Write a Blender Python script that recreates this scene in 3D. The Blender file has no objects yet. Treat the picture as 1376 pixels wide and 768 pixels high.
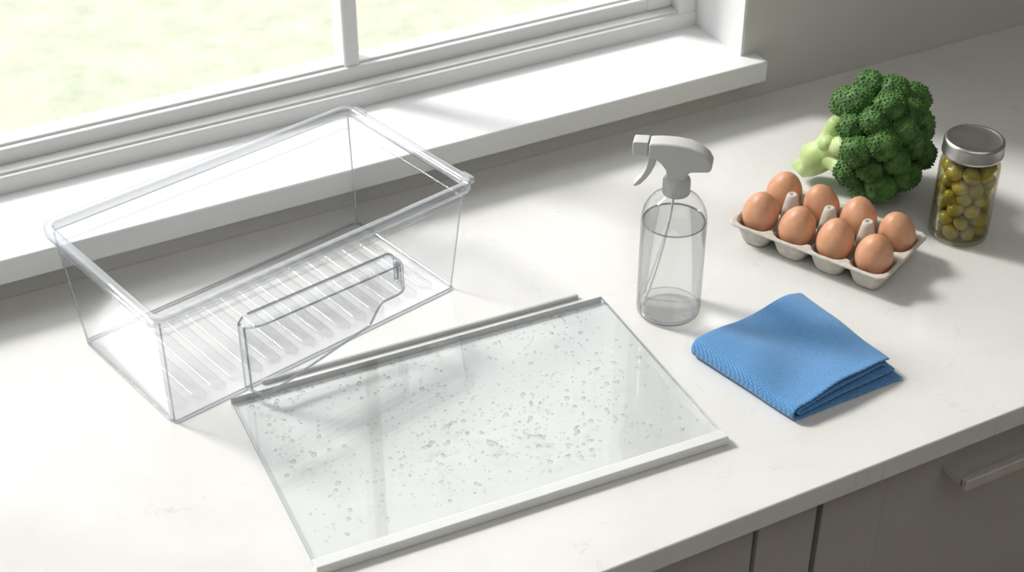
import bpy, bmesh, math, random
from mathutils import Vector, Matrix, noise
random.seed(7)
S = bpy.context.scene
COL = S.collection
S.view_settings.view_transform = 'Standard'
S.view_settings.look = 'None'
S.view_settings.exposure = -0.04

# ---------------------------------------------------------------- helpers
def empty(name, loc=(0,0,0), rz=0.0):
    o = bpy.data.objects.new(name, None)
    o.empty_display_size = 0.05
    o.location = loc; o.rotation_euler = (0,0,rz)
    COL.objects.link(o); return o

def mesh(name, verts, faces, mat=None, smooth=True, parent=None, loc=(0,0,0), rot=(0,0,0)):
    me = bpy.data.meshes.new(name)
    me.from_pydata([tuple(v) for v in verts], [], faces)
    me.update()
    if smooth:
        me.polygons.foreach_set('use_smooth', [True]*len(me.polygons))
    o = bpy.data.objects.new(name, me)
    if mat: me.materials.append(mat)
    o.location = loc; o.rotation_euler = rot
    COL.objects.link(o)
    if parent: o.parent = parent
    return o

def fixn(o):
    bm = bmesh.new(); bm.from_mesh(o.data)
    bmesh.ops.recalc_face_normals(bm, faces=bm.faces)
    bm.to_mesh(o.data); bm.free()

def bevel(o, w=0.002, seg=3, ang=40):
    m = o.modifiers.new('bevel','BEVEL'); m.width=w; m.segments=seg
    m.limit_method='ANGLE'; m.angle_limit=math.radians(ang)
    return o

def box(name, x0,x1,y0,y1,z0,z1, mat, parent=None, bev=0.0):
    v=[(x0,y0,z0),(x1,y0,z0),(x1,y1,z0),(x0,y1,z0),(x0,y0,z1),(x1,y0,z1),(x1,y1,z1),(x0,y1,z1)]
    f=[(0,3,2,1),(4,5,6,7),(0,1,5,4),(1,2,6,5),(2,3,7,6),(3,0,4,7)]
    o = mesh(name,v,f,mat,smooth=False,parent=parent)
    if bev: bevel(o,bev)
    return o

def lathe(name, prof, mat, n=64, parent=None, loc=(0,0,0), caps=False):
    v=[];f=[]
    for r,z in prof:
        for i in range(n):
            a=2*math.pi*i/n; v.append((r*math.cos(a),r*math.sin(a),z))
    for j in range(len(prof)-1):
        for i in range(n):
            k=(i+1)%n
            f.append((j*n+i,j*n+k,(j+1)*n+k,(j+1)*n+i))
    o=mesh(name,v,f,mat,True,parent,loc)
    bm=bmesh.new(); bm.from_mesh(o.data)
    bmesh.ops.remove_doubles(bm,verts=bm.verts,dist=1e-6)
    bmesh.ops.recalc_face_normals(bm,faces=bm.faces)
    bm.to_mesh(o.data); bm.free()
    return o

def rr(hx,hy,r,n=8):
    pts=[]
    for cx,cy,a0 in ((hx-r,hy-r,0),(-hx+r,hy-r,90),(-hx+r,-hy+r,180),(hx-r,-hy+r,270)):
        for i in range(n+1):
            a=math.radians(a0+90*i/n)
            pts.append((cx+r*math.cos(a),cy+r*math.sin(a)))
    return pts

def loft(name, rings, mat, parent=None, capstart=False, capend=False, closed=False):
    v=[];f=[]
    n=len(rings[0][0])
    for pts,z in rings:
        for p in pts: v.append((p[0],p[1],z))
    R=len(rings)
    for j in range(R if closed else R-1):
        jj=(j+1)%R
        for i in range(n):
            k=(i+1)%n
            f.append((j*n+i,j*n+k,jj*n+k,jj*n+i))
    if capstart: f.append(tuple(reversed(range(n))))
    if capend: f.append(tuple(range((R-1)*n,R*n)))
    return mesh(name,v,f,mat,True,parent)

def ico(sub):
    bm=bmesh.new(); bmesh.ops.create_icosphere(bm,subdivisions=sub,radius=1)
    bm.verts.ensure_lookup_table()
    v=[vv.co.copy() for vv in bm.verts]; f=[tuple(x.index for x in ff.verts) for ff in bm.faces]
    bm.free(); return v,f

def tube(name, pts, radii, mat, parent=None, n=16, sx=1.0):
    v=[];f=[]
    P=[Vector(p) for p in pts]
    up=Vector((0,0,1))
    for j,p in enumerate(P):
        t=(P[min(j+1,len(P)-1)]-P[max(j-1,0)]).normalized()
        a=t.cross(up)
        if a.length<1e-3: a=Vector((1,0,0))
        a.normalize(); b=t.cross(a)
        for i in range(n):
            th=2*math.pi*i/n
            v.append(p+a*math.cos(th)*radii[j]*sx+b*math.sin(th)*radii[j])
    for j in range(len(P)-1):
        for i in range(n):
            k=(i+1)%n
            f.append((j*n+i,j*n+k,(j+1)*n+k,(j+1)*n+i))
    f.append(tuple(reversed(range(n)))); f.append(tuple(range((len(P)-1)*n,len(P)*n)))
    o=mesh(name,v,f,mat,True,parent); fixn(o); return o

# ---------------------------------------------------------------- materials
def newmat(name):
    m=bpy.data.materials.new(name); m.use_nodes=True
    nt=m.node_tree; nt.nodes.clear()
    out=nt.nodes.new('ShaderNodeOutputMaterial')
    return m,nt,out

def pbr(name,col,rough=0.5,metal=0.0,col2=None,nscale=20,bump=0.0,bscale=200,bdist=0.001,sss=0.0,coat=0.0,ramp=(0.4,0.6),spec=0.5,detail=4):
    m,nt,out=newmat(name)
    b=nt.nodes.new('ShaderNodeBsdfPrincipled')
    b.inputs['Base Color'].default_value=(*col,1); b.inputs['Roughness'].default_value=rough
    b.inputs['Metallic'].default_value=metal
    b.inputs['Specular IOR Level'].default_value=spec
    b.inputs['Coat Weight'].default_value=coat
    if sss:
        b.inputs['Subsurface Weight'].default_value=sss
        b.inputs['Subsurface Radius'].default_value=(0.01,0.006,0.003)
        b.inputs['Subsurface Scale'].default_value=1.0
    tc=nt.nodes.new('ShaderNodeTexCoord')
    if col2 is not None:
        no=nt.nodes.new('ShaderNodeTexNoise'); no.inputs['Scale'].default_value=nscale; no.inputs['Detail'].default_value=detail
        cr=nt.nodes.new('ShaderNodeValToRGB')
        cr.color_ramp.elements[0].position=ramp[0]; cr.color_ramp.elements[0].color=(*col,1)
        cr.color_ramp.elements[1].position=ramp[1]; cr.color_ramp.elements[1].color=(*col2,1)
        nt.links.new(tc.outputs['Object'],no.inputs['Vector'])
        nt.links.new(no.outputs['Fac'],cr.inputs['Fac']); nt.links.new(cr.outputs['Color'],b.inputs['Base Color'])
    if bump:
        n2=nt.nodes.new('ShaderNodeTexNoise'); n2.inputs['Scale'].default_value=bscale; n2.inputs['Detail'].default_value=3
        bp=nt.nodes.new('ShaderNodeBump'); bp.inputs['Strength'].default_value=bump; bp.inputs['Distance'].default_value=bdist
        nt.links.new(tc.outputs['Object'],n2.inputs['Vector'])
        nt.links.new(n2.outputs['Fac'],bp.inputs['Height']); nt.links.new(bp.outputs['Normal'],b.inputs['Normal'])
    nt.links.new(b.outputs[0],out.inputs[0])
    return m

def clear(name, tint=(0.97,0.98,0.985), edge=(0.6,0.65,0.70), rough=0.02, f0=0.06, f90=0.85, epow=3.0, diff=0.0, refr=0.0, ior=1.33, fpow=4.5):
    """thin clear plastic / glass: transparent + mirror with Schlick falloff, symmetric for both faces.
    refr mixes in real refraction"""
    m,nt,out=newmat(name); N=nt.nodes; L=nt.links
    lw=N.new('ShaderNodeLayerWeight'); lw.inputs['Blend'].default_value=0.5
    p=N.new('ShaderNodeMath'); p.operation='POWER'; p.inputs[1].default_value=fpow
    L.new(lw.outputs['Facing'],p.inputs[0])
    ma=N.new('ShaderNodeMath'); ma.operation='MULTIPLY_ADD'; ma.inputs[1].default_value=f90-f0; ma.inputs[2].default_value=f0
    L.new(p.outputs[0],ma.inputs[0])
    pe=N.new('ShaderNodeMath'); pe.operation='POWER'; pe.inputs[1].default_value=epow
    L.new(lw.outputs['Facing'],pe.inputs[0])
    mx=N.new('ShaderNodeMix'); mx.data_type='RGBA'
    mx.inputs['A'].default_value=(*tint,1); mx.inputs['B'].default_value=(*edge,1)
    L.new(pe.outputs[0],mx.inputs['Factor'])
    tr=N.new('ShaderNodeBsdfTransparent'); L.new(mx.outputs['Result'],tr.inputs['Color'])
    base=tr
    if refr>0:
        rf=N.new('ShaderNodeBsdfRefraction'); rf.inputs['IOR'].default_value=ior; rf.inputs['Roughness'].default_value=0.0
        rf.inputs['Color'].default_value=(*tint,1)
        m0=N.new('ShaderNodeMixShader'); m0.inputs['Fac'].default_value=refr
        L.new(tr.outputs[0],m0.inputs[1]); L.new(rf.outputs[0],m0.inputs[2]); base=m0
    gl=N.new('ShaderNodeBsdfGlossy'); gl.inputs['Roughness'].default_value=rough
    ms=N.new('ShaderNodeMixShader')
    L.new(ma.outputs[0],ms.inputs['Fac']); L.new(base.outputs[0],ms.inputs[1]); L.new(gl.outputs[0],ms.inputs[2])
    res=ms
    if diff>0:
        df=N.new('ShaderNodeBsdfDiffuse'); df.inputs['Color'].default_value=(0.9,0.92,0.94,1)
        m2=N.new('ShaderNodeMixShader'); m2.inputs['Fac'].default_value=diff
        L.new(ms.outputs[0],m2.inputs[1]); L.new(df.outputs[0],m2.inputs[2]); res=m2
    L.new(res.outputs[0],out.inputs[0])
    return m

def quartz():
    m,nt,out=newmat('white_quartz'); N=nt.nodes; L=nt.links
    b=N.new('ShaderNodeBsdfPrincipled'); tc=N.new('ShaderNodeTexCoord')
    n1=N.new('ShaderNodeTexNoise'); n1.inputs['Scale'].default_value=6; n1.inputs['Detail'].default_value=10; n1.inputs['Roughness'].default_value=0.7
    n1.inputs['Distortion'].default_value=0.8
    cr=N.new('ShaderNodeValToRGB'); e=cr.color_ramp.elements
    e[0].position=0.33; e[0].color=(0.70,0.694,0.68,1); e[1].position=0.66; e[1].color=(0.75,0.744,0.73,1)
    L.new(tc.outputs['Object'],n1.inputs['Vector']); L.new(n1.outputs['Fac'],cr.inputs['Fac'])
    n2=N.new('ShaderNodeTexNoise'); n2.inputs['Scale'].default_value=9; n2.inputs['Detail'].default_value=7; n2.inputs['Distortion'].default_value=1.5
    L.new(tc.outputs['Object'],n2.inputs['Vector'])
    c2=N.new('ShaderNodeValToRGB'); e=c2.color_ramp.elements
    e[0].position=0.490; e[0].color=(0,0,0,1); e[1].position=0.5; e[1].color=(1,1,1,1)
    e3=c2.color_ramp.elements.new(0.510); e3.color=(0,0,0,1)
    L.new(n2.outputs['Fac'],c2.inputs['Fac'])
    n3=N.new('ShaderNodeTexNoise'); n3.inputs['Scale'].default_value=26; n3.inputs['Detail'].default_value=3
    L.new(tc.outputs['Object'],n3.inputs['Vector'])
    c3=N.new('ShaderNodeValToRGB'); e=c3.color_ramp.elements
    e[0].position=0.53; e[0].color=(0,0,0,1); e[1].position=0.70; e[1].color=(0.5,0.5,0.5,1)
    L.new(n3.outputs['Fac'],c3.inputs['Fac'])
    mu=N.new('ShaderNodeMath'); mu.operation='MULTIPLY'
    L.new(c2.outputs['Color'],mu.inputs[0]); L.new(c3.outputs['Color'],mu.inputs[1])
    mx=N.new('ShaderNodeMix'); mx.data_type='RGBA'; mx.inputs['B'].default_value=(0.50,0.49,0.47,1)
    L.new(mu.outputs[0],mx.inputs['Factor']); L.new(cr.outputs['Color'],mx.inputs['A'])
    L.new(mx.outputs['Result'],b.inputs['Base Color'])
    b.inputs['Roughness'].default_value=0.20; b.inputs['Specular IOR Level'].default_value=0.5
    L.new(b.outputs[0],out.inputs[0]); return m

M_quartz=quartz()
M_wall=pbr('wall_paint',(0.62,0.612,0.585),0.8,col2=(0.64,0.632,0.605),nscale=3,bump=0.05,bscale=300,spec=0.2)
M_white=pbr('white_trim_paint',(0.78,0.785,0.79),0.65,col2=(0.80,0.805,0.81),nscale=4,spec=0.15)
M_cab=pbr('cabinet_paint',(0.44,0.42,0.40),0.5,col2=(0.46,0.44,0.42),nscale=5)
M_cabdark=pbr('cabinet_carcass',(0.12,0.11,0.10),0.7,col2=(0.14,0.13,0.12),nscale=5)
M_steel=pbr('brushed_steel',(0.74,0.73,0.71),0.38,0.75,col2=(0.80,0.79,0.77),nscale=40)
M_floor=pbr('floor_wood',(0.35,0.30,0.25),0.5,col2=(0.42,0.36,0.30),nscale=6)
M_ceil=pbr('ceiling_paint',(0.8,0.8,0.79),0.8,col2=(0.82,0.82,0.81),nscale=3)
M_bin=clear('clear_plastic',(0.992,0.994,0.996),(0.38,0.43,0.52),0.01,0.045,0.85,5.0)
M_rim=clear('clear_plastic_rim',(0.95,0.96,0.975),(0.34,0.39,0.48),0.03,0.18,0.9,3.0,diff=0.10)
M_handle=clear('clear_plastic_handle',(0.985,0.988,0.993),(0.34,0.39,0.48),0.015,0.06,0.85,4.0)
M_pedge=clear('clear_plastic_cut_edge',(0.80,0.835,0.88),(0.48,0.53,0.61),0.06,0.30,0.85,2.0,diff=0.18)
M_rib=clear('clear_plastic_rib',(0.985,0.988,0.992),(0.60,0.63,0.69),0.08,0.05,0.6,3.0,diff=0.02)
M_shelf=clear('shelf_glass',(0.982,0.991,0.992),(0.78,0.86,0.86),0.0,0.045,0.9,3.0)
M_shelfedge=clear('shelf_glass_edge',(0.50,0.56,0.57),(0.30,0.37,0.38),0.1,0.15,0.7,2.0)
M_bottle=clear('bottle_plastic',(0.99,0.992,0.992),(0.20,0.21,0.21),0.03,0.04,0.75,6.0)
M_liquid=clear('cleaning_liquid',(0.955,0.96,0.963),(0.55,0.56,0.57),0.03,0.01,0.25,4.0,refr=0.38,ior=1.33)
M_menis=clear('liquid_meniscus',(0.66,0.67,0.68),(0.35,0.36,0.37),0.05,0.12,0.6,2.0)
M_bottlebase=clear('bottle_base_plastic',(0.97,0.974,0.974),(0.45,0.46,0.46),0.05,0.07,0.8,3.0,diff=0.08)
M_jar=clear('jar_glass',(0.97,0.975,0.96),(0.30,0.31,0.27),0.02,0.06,0.8,5.0)
M_brine=clear('olive_brine',(0.92,0.89,0.68),(0.55,0.50,0.28),0.05,0.02,0.2,3.0)
M_drop=clear('water_drop',(0.93,0.94,0.945),(0.16,0.19,0.21),0.07,0.05,0.85,1.7,fpow=3.0)
M_grayplastic=pbr('gray_plastic',(0.56,0.56,0.555),0.38,col2=(0.58,0.58,0.575),nscale=10)
M_trimw=pbr('white_plastic_rail',(0.70,0.71,0.71),0.35,col2=(0.73,0.74,0.74),nscale=10)
M_trimg=pbr('gray_plastic_strip',(0.46,0.465,0.47),0.35,col2=(0.50,0.505,0.51),nscale=10)
M_egg=pbr('brown_eggshell',(0.64,0.32,0.18),0.42,col2=(0.72,0.38,0.23),nscale=60,bump=0.08,bscale=900,bdist=0.0005,sss=0.12)
M_pulp=pbr('molded_pulp',(0.58,0.54,0.48),0.9,col2=(0.66,0.62,0.56),nscale=120,bump=0.5,bscale=700,bdist=0.0008)
M_flor=pbr('broccoli_floret',(0.026,0.090,0.014),0.6,col2=(0.095,0.225,0.045),nscale=70,bump=0.5,bscale=900,bdist=0.0008,ramp=(0.35,0.7))
M_stem=pbr('broccoli_stem',(0.36,0.50,0.17),0.5,col2=(0.52,0.64,0.31),nscale=30,bump=0.2,bscale=150,sss=0.1)
M_olive=pbr('green_olive',(0.17,0.16,0.020),0.25,col2=(0.46,0.38,0.06),nscale=34,ramp=(0.3,0.7),detail=2)
M_lid=pbr('lid_metal',(0.58,0.56,0.53),0.33,1.0,col2=(0.64,0.62,0.59),nscale=30)

def clothmat():
    m,nt,out=newmat('blue_microfiber'); N=nt.nodes; L=nt.links
    b=N.new('ShaderNodeBsdfPrincipled'); tc=N.new('ShaderNodeTexCoord')
    b.inputs['Roughness'].default_value=0.85; b.inputs['Sheen Weight'].default_value=0.25
    mp=N.new('ShaderNodeMapping'); mp.inputs['Rotation'].default_value=(0,0,math.radians(9))
    L.new(tc.outputs['Object'],mp.inputs['Vector'])
    w1=N.new('ShaderNodeTexWave'); w1.bands_direction='X'; w1.inputs['Scale'].default_value=125; w1.inputs['Distortion'].default_value=1.5; w1.inputs['Detail Scale'].default_value=3
    w2=N.new('ShaderNodeTexWave'); w2.bands_direction='Y'; w2.inputs['Scale'].default_value=125; w2.inputs['Distortion'].default_value=1.5; w2.inputs['Detail Scale'].default_value=3
    L.new(mp.outputs[0],w1.inputs['Vector']); L.new(mp.outputs[0],w2.inputs['Vector'])
    mu=N.new('ShaderNodeMath'); mu.operation='MULTIPLY'
    L.new(w1.outputs['Fac'],mu.inputs[0]); L.new(w2.outputs['Fac'],mu.inputs[1])
    cr=N.new('ShaderNodeValToRGB'); e=cr.color_ramp.elements
    e[0].position=0.0; e[0].color=(0.060,0.215,0.48,1); e[1].position=0.8; e[1].color=(0.18,0.42,0.73,1)
    L.new(mu.outputs[0],cr.inputs['Fac']); L.new(cr.outputs['Color'],b.inputs['Base Color'])
    bp=N.new('ShaderNodeBump'); bp.inputs['Strength'].default_value=0.6; bp.inputs['Distance'].default_value=0.0009
    L.new(mu.outputs[0],bp.inputs['Height']); L.new(bp.outputs[0],b.inputs['Normal'])
    L.new(b.outputs[0],out.inputs[0]); return m
M_cloth=clothmat()

def lawnmat():
    m,nt,out=newmat('lawn_grass'); N=nt.nodes; L=nt.links
    b=N.new('ShaderNodeBsdfDiffuse'); tc=N.new('ShaderNodeTexCoord')
    no=N.new('ShaderNodeTexNoise'); no.inputs['Scale'].default_value=8.0; no.inputs['Detail'].default_value=6; no.inputs['Roughness'].default_value=0.8
    cr=N.new('ShaderNodeValToRGB'); e=cr.color_ramp.elements
    e[0].position=0.3; e[0].color=(0.34,0.365,0.275,1); e[1].position=0.7; e[1].color=(0.51,0.525,0.43,1)
    L.new(tc.outputs['Object'],no.inputs['Vector']); L.new(no.outputs['Fac'],cr.inputs['Fac'])
    L.new(cr.outputs['Color'],b.inputs['Color']); L.new(b.outputs[0],out.inputs[0]); return m
M_lawn=lawnmat()

# ---------------------------------------------------------------- room
WX0,WX1=-1.15,1.255          # window opening
WZ0,WZ1=0.038,1.30
WY0,WY1=1.655,1.90
RX0,RX1,RY0=-1.6,3.0,-2.0
FZ,CZ=-0.90,1.75
w=empty('wall_north')
box('wall_below',WX0,WX1,WY0,WY1,FZ,WZ0,M_wall,w)
box('wall_above',WX0,WX1,WY0,WY1,WZ1,CZ,M_wall,w)
box('wall_right_part',WX1,RX1,WY0,WY1,FZ,CZ,M_wall,w)
box('wall_left_part',RX0,WX0,WY0,WY1,FZ,CZ,M_wall,w)
box('wall_west',RX0-0.1,RX0,RY0,WY1,FZ,CZ,M_wall)
box('wall_east',RX1,RX1+0.1,RY0,WY1,FZ,CZ,M_wall)
box('wall_south',RX0,RX1,RY0-0.1,RY0,FZ,CZ,M_wall)
box('floor',RX0-0.1,RX1+0.1,RY0-0.1,WY1,FZ-0.1,FZ,M_floor)
box('ceiling',RX0-0.1,RX1+0.1,RY0-0.1,WY1,CZ,CZ+0.1,M_ceil)
box('window_sill',WX0-0.02,1.278,1.625,1.79,WZ0,0.071,M_white,bev=0.003)
box('trim_1',WX1-0.004,WX1+0.0005,WY0+0.001,WY1-0.001,0.070,WZ1,M_white)

win=empty('window_1')
ZS=0.071
XR=WX1-0.0035
box('frame_bottom',WX0,XR,1.772,1.86,ZS-0.01,0.094,M_white,win,0.0025)
box('frame_groove',WX0,XR,1.779,1.8595,0.09,0.0975,M_white,win,0.0008)
box('sash_rail_bottom',WX0,XR-0.002,1.797,1.84,0.0965,0.118,M_white,win,0.003)
box('glazing_bead_bottom',WX0,XR-0.003,1.806,1.835,0.117,0.1215,M_white,win,0.002)
box('frame_right',1.222,XR,1.774,1.862,ZS,WZ1,M_white,win,0.003)
box('sash_stile_right',1.178,1.223,1.795,1.843,0.0972,WZ1,M_white,win,0.004)
box('frame_left',WX0,WX0+0.04,1.771,1.863,ZS,WZ1,M_white,win,0.003)
box('frame_top',WX0,XR,1.769,1.864,WZ1-0.04,WZ1,M_white,win,0.003)
box('mullion',0.703,0.726,1.802,1.838,0.115,WZ1-0.03,M_white,win,0.004)
box('mullion_left',-0.42,-0.396,1.802,1.838,0.115,WZ1-0.03,M_white,win,0.004)

# counter + cabinets
box('countertop',RX0,RX1,0.926,1.655,-0.028,0.0,M_quartz,bev=0.002)
cab=empty('base_cabinet')
box('carcass',RX0+0.005,RX1-0.005,0.975,1.65,FZ,-0.0285,M_cabdark,cab)
for i,(a,b_,y) in enumerate([(RX0+0.005,0.30,0.950),(0.303,0.793,0.952),(0.796,0.872,0.948),(0.880,0.965,0.948),(0.968,1.75,0.952),(1.754,RX1-0.005,0.952)]):
    box('cabinet_front_%d'%(i+1),a,b_,y,0.975,FZ+0.1,-0.034,M_cab,cab,0.0015)
box('pull_bar',1.048,1.348,0.912,0.922,-0.081,-0.066,M_steel,cab,0.0015)
box('pull_post_1',1.048,1.060,0.918,0.953,-0.079,-0.068,M_steel,cab,0.001)
box('pull_post_2',1.336,1.348,0.918,0.953,-0.079,-0.068,M_steel,cab,0.001)

# lawn outside
mesh('lawn_ground',[(-40,2.2,-1.4),(40,2.2,-1.4),(40,60,-1.4),(-40,60,-1.4)],[(0,1,2,3)],M_lawn,False)

# ---------------------------------------------------------------- crisper bin
bn=empty('refrigerator_crisper_drawer',(0.464,1.4725,0.0),math.radians(13.0))
HB=0.146
def bdim(z):
    t=z/HB
    return 0.195+0.009*t, 0.098+0.018*t
rings=[]
for k,(ins,z) in enumerate([(0.005,0.0008),(0.002,0.0012),(0.0006,0.0024),(0.0,0.0045)]):
    hx,hy=bdim(z); rings.append((rr(hx-ins,hy-ins,0.008-ins*0.6),z))
for z in (0.03,0.06,0.09,0.12,HB):
    hx,hy=bdim(z); rings.append((rr(hx,hy,0.008+0.016*z),z))
loft('bin_body',rings,M_bin,bn,capstart=True)
hx,hy=bdim(HB)
prof=[(0.0,-0.0008),(0.0065,-0.001),(0.0078,-0.0005),(0.0085,0.001),(0.0085,0.0095),(0.0078,0.0110),(0.006,0.0116),(0.0005,0.0116),(-0.0010,0.0106),(-0.0015,0.008),(-0.0012,0.002)]
loft('bin_rim',[(rr(hx+o,hy+o,0.0105+o),HB+z) for o,z in prof],M_rim,bn,closed=True)
hx,hy=bdim(HB-0.016)
prof=[(0.0003,0.0),(0.0018,0.0005),(0.0018,0.0020),(0.0003,0.0025)]
loft('bin_bead',[(rr(hx+o,hy+o,0.0103+o),HB-0.017+z) for o,z in prof],M_rib,bn,closed=True)
# thicker moulded corners and base edge
for k,(sx_,sy_) in enumerate([(1,1),(-1,1),(-1,-1),(1,-1)]):
    pts=[]
    for q in range(9):
        z=0.004+(HB-0.005)*q/8; hx,hy=bdim(z); r_=0.008+0.016*z; kk=r_*(1-0.7071)+0.0006
        pts.append((sx_*(hx-kk),sy_*(hy-kk),z))
    tube('corner_edge_%d'%(k+1),pts,[0.0010]*9,M_pedge,bn,8)
hx,hy=bdim(0.003)
prof=[(0.0,0.0008),(0.0009,0.0014),(0.0009,0.0030),(0.0,0.0036),(-0.0012,0.0030),(-0.0012,0.0014)]
loft('base_edge',[(rr(hx-0.0008+o,hy-0.0008+o,0.0076+o),z) for o,z in prof],M_pedge,bn,closed=True)
# moulded stacking lugs on the short end of the rim
hx,hy=bdim(HB)
for s_ in (-1,1):
    x0_=hx+0.0075
    box('rim_lug_%d'%(1 if s_<0 else 2),x0_,x0_+0.006,s_*(hy-0.012)-0.010,s_*(hy-0.012)+0.010,HB+0.001,HB+0.0095,M_rim,bn,0.002)
# floor ribs with raised round ends
v=[];f=[]
nr=15
for i in range(nr):
    x=-0.172+0.344*i/(nr-1)
    y0,y1=-0.084,0.084
    base=len(v); ny=18; nc=11
    for j in range(ny+1):
        t=j/ny; y=y0+(y1-y0)*t
        q=min(t,1-t)*(y1-y0)/0.0085
        e=math.sqrt(max(0.0,1-(1-min(1,q))**2))
        for c in range(nc):
            a=math.pi*c/(nc-1)
            v.append((x-0.0078*e*math.cos(a),y,0.0014+0.0016*math.sin(a)**0.7*e))
    for j in range(ny):
        for c in range(nc-1):
            q=base+j*nc+c
            f.append((q,q+1,q+nc+1,q+nc))
mesh('bin_floor_ribs',v,f,M_rib,True,bn)
# pull handle on the long front wall
v=[];f=[]
nx=60; x0,x1=-0.108,0.098
outl_=[]
for i in range(nx+1):
    t=-math.cos(math.pi*i/nx)
    x=(x0+x1)/2+(x1-x0)/2*t
    s=(t+1)/2
    zt=0.107-0.006*s
    e=max(0.0,(0.04-s)/0.04); zt-=0.008*e*e
    e=max(0.0,(s-0.95)/0.05); zt-=0.010*e*e
    zb=0.016+0.026*min(1,s/0.70)+0.024*(lambda q:q*q*(3-2*q))(max(0,min(1,(s-0.70)/0.12)))
    off=0.026*(max(0.0,1-abs(t)**22))**0.5
    row=[]
    yw=lambda z:-(bdim(z)[1])
    row.append((x,yw(zt),zt))
    row.append((x,yw(zt)-off*0.4,zt))
    r=min(0.006,off*0.6)
    for a in (0,22,45,68,90):
        ca=math.radians(a)
        row.append((x,yw(zt)-off+r-r*math.sin(ca),zt-r+r*math.cos(ca)))
    for q in (0.3,0.6,0.85,1.0):
        z=(zt-r)*(1-q)+zb*q
        row.append((x,yw(zt)-off,z))
    row.append((x,yw(zt)-off-0.003,zb-0.0015))
    outl_.append((row[4],row[-1]))
    nrow=len(row); v+=row
for i in range(nx):
    for j in range(nrow-1):
        f.append((i*nrow+j,(i+1)*nrow+j,(i+1)*nrow+j+1,i*nrow+j+1))
h=mesh('bin_handle',v,f,M_handle,True,bn)
h.data.materials.append(M_pedge)
sm=h.modifiers.new('s','SOLIDIFY'); sm.thickness=0.0030; sm.material_offset_rim=1
# rolled bead round the handle outline
tube('handle_top_bead',[a for a,b in outl_],[0.0012]*len(outl_),M_pedge,bn,8)
tube('handle_lower_bead',[(b[0],b[1]+0.001,b[2]) for a,b in outl_],[0.0015]*len(outl_),M_pedge,bn,8)
for k,i in enumerate((2,nx-2)):
    a,b=outl_[i]
    tube('handle_side_bead_%d'%(k+1),[Vector(a).lerp(Vector((b[0],b[1]+0.003,b[2])),q/6) for q in range(7)],[0.0013]*7,M_pedge,bn,8)

# ---------------------------------------------------------------- glass shelf
ang=math.radians(-3.0)
sh=empty('refrigerator_glass_shelf',(0.583,1.182,0.0),ang)
W,D=0.2285,0.1425
g=box('glass_panel',-W,W,-D+0.004,D,0.0035,0.0080,M_shelf,sh)
g.data.materials.append(M_shelfedge)
for p in g.data.polygons:
    if abs(p.normal.z)<0.5: p.material_index=1
prof=[(-D-0.002,0.0),(-D-0.0035,0.002),(-D-0.0035,0.009),(-D-0.0015,0.0112),(-D+0.010,0.0112),(-D+0.0125,0.0095),(-D+0.0125,0.0082),(-D+0.0045,0.0082),(-D+0.0045,0.0033),(-D+0.010,0.0033),(-D+0.010,0.0)]
v=[(-W-0.001,y,z) for y,z in prof]+[(W+0.001,y,z) for y,z in prof]; n=len(prof)
f=[(i,(i+1)%n,(i+1)%n+n,i+n) for i in range(n)]+[tuple(range(n)),tuple(reversed(range(n,2*n)))]
r=mesh('front_rail',v,f,M_trimw,False,sh); fixn(r); bevel(r,0.0006,2)
box('back_edge_strip',-W,W,D-0.0002,D+0.0012,0.0,0.0082,M_trimg,sh,0.0004)
# droplets : open domes of water standing on the glass
i3v,i3f=ico(3)
def dome(vv,ff):
    keep=[i for i,q in enumerate(vv) if q.z>=-0.05]
    mp={k:i for i,k in enumerate(keep)}
    return [vv[k] for k in keep],[tuple(mp[i] for i in t) for t in ff if all(i in mp for i in t)]
iv,iff=dome(i3v,i3f)
v=[];f=[]
rnd=random.Random(3)
for i in range(1250):
    x=rnd.uniform(-W+0.015,W-0.010); y=rnd.uniform(-D+0.030,D-0.010)
    dens=noise.noise(Vector((x*9,y*9,1.3)))
    if dens+0.25*(1-abs(x)/W)< rnd.uniform(-0.6,0.30): continue
    k=rnd.random()
    rad=0.0008+0.0009*rnd.random()**2
    if k>0.90: rad=rnd.uniform(0.0017,0.0027)
    a=rnd.uniform(0,math.pi); el=rnd.uniform(1.0,1.25)
    if k>0.988: el=rnd.uniform(1.5,2.1)
    ca,sa=math.cos(a),math.sin(a); base=len(v); hh=rad*0.85
    for q in iv:
        wob=1+0.10*noise.noise(q*1.5+Vector((i,0,0)))
        px=q.x*rad*el*wob; py=q.y*rad*wob
        v.append((x+px*ca-py*sa,y+px*sa+py*ca,0.00802+max(0,q.z*hh)))
    f+=[tuple(b+base for b in t) for t in iff]
for (sx,sy,an,l) in [(-0.03,0.0,0.3,0.011),(0.045,-0.055,2.3,0.014),(0.09,-0.065,0.9,0.009),(0.0,-0.045,2.0,0.008),(-0.06,-0.02,0.2,0.008)]:
    base=len(v); ca,sa=math.cos(an),math.sin(an)
    for q in iv:
        wd_=0.0022*(1+0.45*math.sin(q.x*5+sx*90))
        px=q.x*l; py=q.y*wd_+0.0018*math.sin(q.x*4)
        v.append((sx+px*ca-py*sa,sy+px*sa+py*ca,0.00802+max(0,q.z*0.0020)))
    f+=[tuple(b+base for b in tt) for tt in iff]
mesh('water_droplets',v,f,M_drop,True,sh)

st=empty('shelf_trim_strip',(0.6005,1.3445,0.0),math.radians(-3.1))
box('strip_bar',-0.196,0.196,-0.0024,0.0024,0.0,0.0050,M_trimg,st,0.0012)
box('strip_end_cap',0.1955,0.198,-0.0026,0.0026,0.0,0.0053,M_trimg,st,0.0008)

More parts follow.
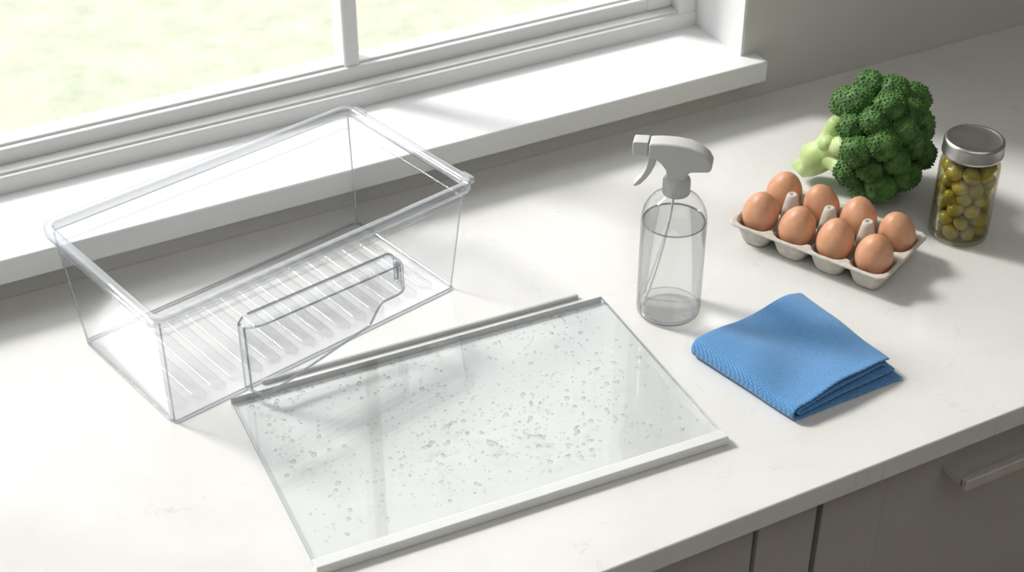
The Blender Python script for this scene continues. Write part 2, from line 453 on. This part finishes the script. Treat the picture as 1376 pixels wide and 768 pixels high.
# ---------------------------------------------------------------- spray bottle
bt=empty('spray_bottle',(0.880,1.261,0.0),math.radians(140))   # local +x = nozzle direction
KZ=0.968
R=0.0378
prof=[(0.0290,0.0006),(0.0345,0.0012),(0.0370,0.0042),(R,0.009),(R,0.05),(R,0.10),(R,0.130),(0.0373,0.138),(0.0355,0.146),(0.032,0.1535),(0.0275,0.160),(0.0215,0.165),(0.0160,0.168),(0.0138,0.171),(0.0138,0.180)]
lathe('bottle_body',[(a,b*KZ) for a,b in prof],M_bottle,72,bt)
prof=[(0.0001,0.0040),(0.018,0.0036),(0.0270,0.0020),(0.0300,0.0006),(0.0340,0.0012),(0.0366,0.0044),(0.0368,0.0085),(0.0345,0.0062),(0.0300,0.0050),(0.018,0.0062),(0.0001,0.0068)]
lathe('bottle_base',prof,M_bottlebase,72,bt)
Ri=0.0362
prof=[(0.0345,0.010),(Ri,0.014),(Ri,0.130),(Ri-0.0004,0.1312),(Ri-0.0014,0.1308),(0.0001,0.1308)]
lathe('liquid',[(a,b*KZ) for a,b in prof],M_liquid,64,bt)
prof=[(Ri-0.0016,0.1302),(Ri-0.0002,0.1298),(Ri+0.0002,0.1310),(Ri-0.0002,0.1322),(Ri-0.0012,0.1312),(Ri-0.0016,0.1302)]
lathe('liquid_meniscus',[(a,b*KZ) for a,b in prof],M_menis,64,bt)
pts=[];rad=[]
for i in range(24):
    t=i/23
    pts.append((0.002+0.026*t**1.6, 0.010*math.sin(t*2.6)*t, 0.170-0.158*t)); rad.append(0.0015)
tube('dip_tube',pts,rad,pbr('dip_tube_plastic',(0.80,0.81,0.81),0.4,col2=(0.82,0.83,0.83)),bt,10)
n=72;v=[];f=[]
prof=[(0.0120,0.1690),(0.0153,0.1690),(0.0158,0.171),(0.0158,0.186),(0.0145,0.189),(0.0122,0.1905),(0.0112,0.196)]
for j,(r_,z) in enumerate(prof):
    for i in range(n):
        a=2*math.pi*i/n
        rr_=r_-(0.0006 if (i%2 and j in(1,2,3)) else 0)
        v.append((rr_*math.cos(a),rr_*math.sin(a),z*KZ))
for j in range(len(prof)-1):
    for i in range(n):
        k=(i+1)%n; f.append((j*n+i,j*n+k,(j+1)*n+k,(j+1)*n+i))
mesh('ribbed_collar',v,f,M_grayplastic,False,bt)
def extr(name,outline,hw,mat,parent,bev=0.003):
    outline=[(a*0.97,b*KZ) for a,b in outline]
    n=len(outline)
    v=[(x,-hw,z) for x,z in outline]+[(x,hw,z) for x,z in outline]
    f=[tuple(range(n)),tuple(reversed(range(n,2*n)))]+[(i,i+n,(i+1)%n+n,(i+1)%n) for i in range(n)]
    o=mesh(name,v,f,mat,True,parent); fixn(o)
    bevel(o,bev,4,35)
    w_=o.modifiers.new('wn','WEIGHTED_NORMAL'); w_.keep_sharp=False
    return o
outl=[(0.034,0.2175),(0.034,0.2355),(0.020,0.2375),(0.002,0.2380),(-0.014,0.2360),(-0.026,0.2310),(-0.035,0.2240),(-0.0395,0.2160),(-0.0400,0.2105),(-0.0370,0.2055),(-0.026,0.2045),(-0.016,0.2030),(-0.0115,0.199),(-0.0115,0.1915),(0.0115,0.1915),(0.0125,0.2020),(0.018,0.2100),(0.025,0.2155)]
extr('sprayer_head',outl,0.0110,M_grayplastic,bt,0.0045)
extr('nozzle',[(0.0345,0.2180),(0.0345,0.2365),(0.051,0.2355),(0.0525,0.2335),(0.0525,0.2200),(0.051,0.2180)],0.0090,M_grayplastic,bt,0.002)
extr('trigger_lever',[(0.024,0.2160),(0.0335,0.2165),(0.0345,0.2080),(0.0370,0.1980),(0.0415,0.1885),(0.0480,0.1800),(0.0505,0.1765),(0.0480,0.1745),(0.0420,0.1780),(0.0350,0.1865),(0.0295,0.1960),(0.0255,0.2060)],0.0065,M_grayplastic,bt,0.0018)

# ---------------------------------------------------------------- egg carton and eggs
PX,PY=0.052,0.059
ct=empty('egg_carton',(1.124,1.279,0.0),math.radians(-65))
HXc,HYc=2*PX+0.004,PY+0.004
NX,NY=168,98
RIM=0.032
def sst(a,b,x):
    t=max(0,min(1,(x-a)/(b-a))); return t*t*(3-2*t)
v=[];f=[]
for j in range(NY+1):
    y=-HYc+2*HYc*j/NY
    for i in range(NX+1):
        x=-HXc+2*HXc*i/NX
        cx=min(max(round(x/PX-0.5),-2),1)*PX+PX/2
        cy=(PY/2) if y>=0 else -(PY/2)
        dx=abs(x-cx)/(PX/2); dy=abs(y-cy)/(PY/2)
        d=(dx**3.2+dy**3.2)**(1/3.2)
        ridge=RIM
        if abs(x)<1.7*PX and abs(y)<0.8*PY: ridge=RIM-0.007
        z=0.0019+(ridge-0.0019)*sst(0.52,1.0,d)
        for px in (-PX,0,PX):
            dd=math.hypot((x-px),y*1.0)
            hgt=0.062*(1-sst(0.0055,0.0180,dd)) 
            if dd<0.0022: hgt-=0.003
            z=max(z,hgt)
        lip=min(HXc-abs(x),HYc-abs(y))
        if lip<0.0012: z-=0.0025
        z+=0.0004*noise.noise(Vector((x*120,y*120,0)))
        v.append((x,y,z))
for j in range(NY):
    for i in range(NX):
        q=j*(NX+1)+i; f.append((q,q+1,q+NX+2,q+NX+1))
o=mesh('carton_tray',v,f,M_pulp,True,ct)
for vv in o.data.vertices:
    x,y=vv.co.x,vv.co.y; r_=0.012
    ax,ay=abs(x)-(HXc-r_),abs(y)-(HYc-r_)
    if ax>0 and ay>0:
        l=math.hypot(ax,ay); mxx=max(ax,ay)
        if l>0:
            k=mxx/l
            vv.co.x=math.copysign(HXc-r_+ax*k,x); vv.co.y=math.copysign(HYc-r_+ay*k,y)
s_=o.modifiers.new('s','SOLIDIFY'); s_.thickness=0.0018; s_.offset=-1
rnd=random.Random(5)
for i in range(4):
    for j in range(2):
        prof=[]
        for k in range(25):
            th=math.pi*k/24
            z=-math.cos(th); r_=math.sin(th)*(1-0.13*z)
            prof.append((max(1e-5,0.0228*r_),0.0280*z))
        o=lathe('egg_%d'%(i*2+j+1),prof,M_egg,40,ct,((i-1.5)*PX,(j-0.5)*PY*1.02,0.0405+rnd.uniform(-0.001,0.002)))
        o.rotation_euler=(rnd.uniform(-0.2,0.2),rnd.uniform(-0.2,0.2),0)

# ---------------------------------------------------------------- broccoli
br=empty('broccoli',(1.261,1.362,0.0),math.radians(-28))
A=(0.055,0.060,0.067); C=Vector((0,0,0.083))
v=[];f=[]
stemdir=Vector((-0.86,0.28,-0.42)).normalized()
i1v,i1f=ico(1)
rnd=random.Random(11)
NF=46
flor=[]
for i in range(NF):
    z=1-2*(i+0.5)/NF; r_=math.sqrt(1-z*z); a=i*2.399963
    d=Vector((r_*math.cos(a),r_*math.sin(a),z))
    if d.dot(stemdir)>0.72: continue
    sc=rnd.uniform(0.94,1.06)
    c=C+Vector((d.x*A[0],d.y*A[1],d.z*A[2]))*sc
    fr=rnd.uniform(0.0175,0.0235)
    if c.z-fr<0.001: c.z=fr+0.001
    flor.append((c,fr,d))
for c,fr,d in flor:
    base=len(v)
    for q in i3v:
        k=fr*(1+0.16*noise.noise(q*2.2+c*50))
        v.append(c+q*k)
    f+=[tuple(b+base for b in t) for t in i3f]
    nb=230
    for k in range(nb):
        z=1-2*(k+0.5)/nb; rr2=math.sqrt(1-z*z); a=k*2.399963+rnd.random()*0.3
        q=Vector((rr2*math.cos(a),rr2*math.sin(a),z))
        if q.dot(d)<-0.1: continue
        kk=fr*(1+0.16*noise.noise(q*2.2+c*50))
        p=c+q*kk; s=rnd.uniform(0.0013,0.0020); base=len(v)
        if p.z<0.003: continue
        for t in i1v: v.append(p+t*s)
        f+=[tuple(b+base for b in t) for t in i1f]
mesh('broccoli_crown',v,f,M_flor,True,br)
v=[C+Vector((q.x*A[0]*0.95,q.y*A[1]*0.95,q.z*A[2]*0.95)) for q in i3v]
mesh('broccoli_core',v,i3f,M_flor,True,br)
E=Vector((-0.086,0.032,0.030))
Cb=Vector((-0.03,0.01,0.062))
def stemtube(nm,a,b,ra,rb,n=8):
    pts=[];rd=[]
    for i in range(n+1):
        t=i/n; p=a.lerp(b,t)+Vector((0,0,0.003*math.sin(t*5)))
        pts.append(p); rd.append(ra+(rb-ra)*t+0.0012*math.sin(t*9))
    pts.append(b+(b-a).normalized()*0.0015); rd.append(rb*0.8)
    return tube(nm,pts,rd,M_stem,br,24)
stemtube('broccoli_stem',Cb,E,0.026,0.0205)
stemtube('stem_branch_1',E.lerp(Cb,0.45),Vector((-0.044,-0.018,0.086)),0.015,0.012)
stemtube('stem_branch_2',E.lerp(Cb,0.4),Vector((-0.050,0.020,0.098)),0.015,0.011)
stemtube('stem_branch_3',E.lerp(Cb,0.4),Vector((-0.035,-0.030,0.045)),0.014,0.013)
stemtube('stem_branch_4',E.lerp(Cb,0.35),Vector((-0.062,0.004,0.078)),0.012,0.009)

# ---------------------------------------------------------------- olive jar
jr=empty('olive_jar',(1.296,1.230,0.0),0)
R=0.0372
prof=[(0.0001,0.003),(0.02,0.0028),(0.029,0.0008),(0.033,0.0006),(0.036,0.0035),(R,0.008),(R,0.05),(R,0.098),(0.0365,0.105),(0.0345,0.111),(0.0325,0.115),(0.032,0.122)]
lathe('jar_glass_body',prof,M_jar,72,jr)
prof=[(0.0001,0.0048),(0.030,0.0045),(0.0345,0.008),(0.0355,0.012),(0.0355,0.10),(0.0345,0.105),(0.0001,0.105)]
lathe('brine',prof,M_brine,64,jr)
v=[];f=[]
rnd=random.Random(4)
lay=0; z=0.0155
while z<0.100:
    for ring,(n_,rr0) in enumerate([(7,0.0240),(3,0.0090)]):
        for k in range(n_):
            a=2*math.pi*k/n_+lay*0.45+rnd.uniform(-0.1,0.1)
            c=Vector((rr0*math.cos(a),rr0*math.sin(a),z+rnd.uniform(-0.002,0.002)))
            rot=Matrix.Rotation(rnd.uniform(0,6.28),3,'Z')@Matrix.Rotation(rnd.uniform(0.6,2.4),3,'Y')
            s=rnd.uniform(0.98,1.12); base=len(v)
            for q in i3v:
                p=Vector((q.x*0.0094,q.y*0.0094,q.z*0.0114))*s
                if q.z>0.965: p.z-=0.0030
                p=rot@p
                w_=c+p
                l=math.hypot(w_.x,w_.y)
                if l>0.0350: w_.x*=0.0350/l; w_.y*=0.0350/l
                v.append(w_)
            f+=[tuple(b+base for b in t) for t in i3f]
    z+=0.0163; lay+=1
mesh('olives',v,f,M_olive,True,jr)
prof=[(0.0330,0.1185),(0.0368,0.1185),(0.0376,0.1195),(0.0376,0.1215),(0.0370,0.1225),(0.0370,0.1345),(0.0364,0.1370),(0.0350,0.1387),(0.0330,0.1392),(0.0316,0.1384),(0.0303,0.1376),(0.0150,0.1380),(0.0001,0.1382)]
lathe('jar_lid',prof,M_lid,80,jr)

# ---------------------------------------------------------------- blue cloth
A_=Vector((0.857,1.172,0));B_=Vector((1.026,1.198,0));C_=Vector((1.034,1.043,0));D_=Vector((0.890,1.022,0))
cen=(A_+B_+C_+D_)/4
cl=empty('blue_cleaning_cloth',cen,0)
def bil(u,t):
    return (A_*(1-u)*(1-t)+B_*u*(1-t)+C_*u*t+D_*(1-u)*t)-cen
def wavez(u,t):
    return 0.0022*math.sin(3.2*u+4.5*t+0.4)+0.0016*math.sin(8.5*u-3.2*t+1.0)+0.005*noise.noise(Vector((u*2.6,t*2.6,0.3)))
def sheet(zlo,zhi,ustart,ulo,uhi,dt,gap,seed):
    path=[]
    n=26
    for i in range(n): path.append((ulo+(ustart-ulo)*i/(n-1),0.0))
    for i in range(1,8):
        a=math.pi*i/8; path.append((ustart-0.045*math.sin(a)*gap,0.5-0.5*math.cos(a)))
    for i in range(n): path.append((ustart+(uhi-ustart)*i/(n-1),1.0))
    nt_=34; v=[];f=[]
    for j in range(nt_+1):
        t0=j/nt_
        for (u,k) in path:
            t=t0*(1.0+dt*(1-k)*u)+0.008*noise.noise(Vector((u*3,k*3,seed+5)))
            p=bil(u,t)
            z=zlo+(zhi-zlo)*k
            wv=(wavez(u,t0)+0.002)
            z+=wv*(z/0.018)
            z-=0.25*z*sst(0.85,1.05,u)*k
            # raised stitched hem along the open edges of the top layer
            if k>0.99:
                hem=max(sst(0.945,0.965,u),sst(0.955,0.972,t0))
                z+=0.0007*hem
            v.append((p.x,p.y,max(z,0.0016)))
    m_=len(path)
    for j in range(nt_):
        for i in range(m_-1):
            q=j*m_+i; f.append((q,q+1,q+m_+1,q+m_))
    return v,f
V=[];F=[]
for args in [(0.0018,0.0190,0.02,1.04,1.0,0.12,1.0,0.0),(0.0070,0.0130,0.06,1.02,0.985,0.05,0.6,3.0)]:
    v,f=sheet(*args); b0=len(V); V+=v; F+=[tuple(x+b0 for x in q) for q in f]
o=mesh('folded_cloth',V,F,M_cloth,True,cl)
s_=o.modifiers.new('s','SOLIDIFY'); s_.thickness=0.0024; s_.offset=0
ss=o.modifiers.new('sub','SUBSURF'); ss.levels=1; ss.render_levels=1

# ---------------------------------------------------------------- light
wd=bpy.data.worlds.new('sky'); S.world=wd; wd.use_nodes=True
bg=wd.node_tree.nodes['Background']; bg.inputs[0].default_value=(0.955,0.975,1.0,1); bg.inputs[1].default_value=1.85
sd=bpy.data.lights.new('sun','SUN'); sd.energy=3.4; sd.angle=math.radians(12); sd.color=(1.0,0.97,0.92)
so=bpy.data.objects.new('sun',sd); COL.objects.link(so)
src=Vector((-0.60,0.80,0)); src.normalize(); el=math.radians(41)
d=Vector((src.x*math.cos(el),src.y*math.cos(el),math.sin(el)))
so.rotation_euler=d.to_track_quat('Z','Y').to_euler(); so.location=(-3,4,4)
ad=bpy.data.lights.new('added_fill_light','AREA'); ad.energy=14; ad.shape='RECTANGLE'; ad.size=2.2; ad.size_y=1.6; ad.color=(1.0,0.985,0.96)  # unseen area lamp added under the ceiling to fill the interior shadows
ao=bpy.data.objects.new('added_fill_light',ad); COL.objects.link(ao); ao.location=(0.6,-0.3,1.72)

# ---------------------------------------------------------------- camera
cd=bpy.data.cameras.new('camera'); cd.lens=2130/1376*36; cd.sensor_width=36
co=bpy.data.objects.new('camera',cd); COL.objects.link(co)
co.location=(0,0,1.1); co.rotation_euler=(math.radians(90-34.9),0,math.radians(62-90))
cd.dof.use_dof=True; cd.dof.focus_distance=1.85; cd.dof.aperture_fstop=6.5
cd.clip_start=0.05
S.camera=co
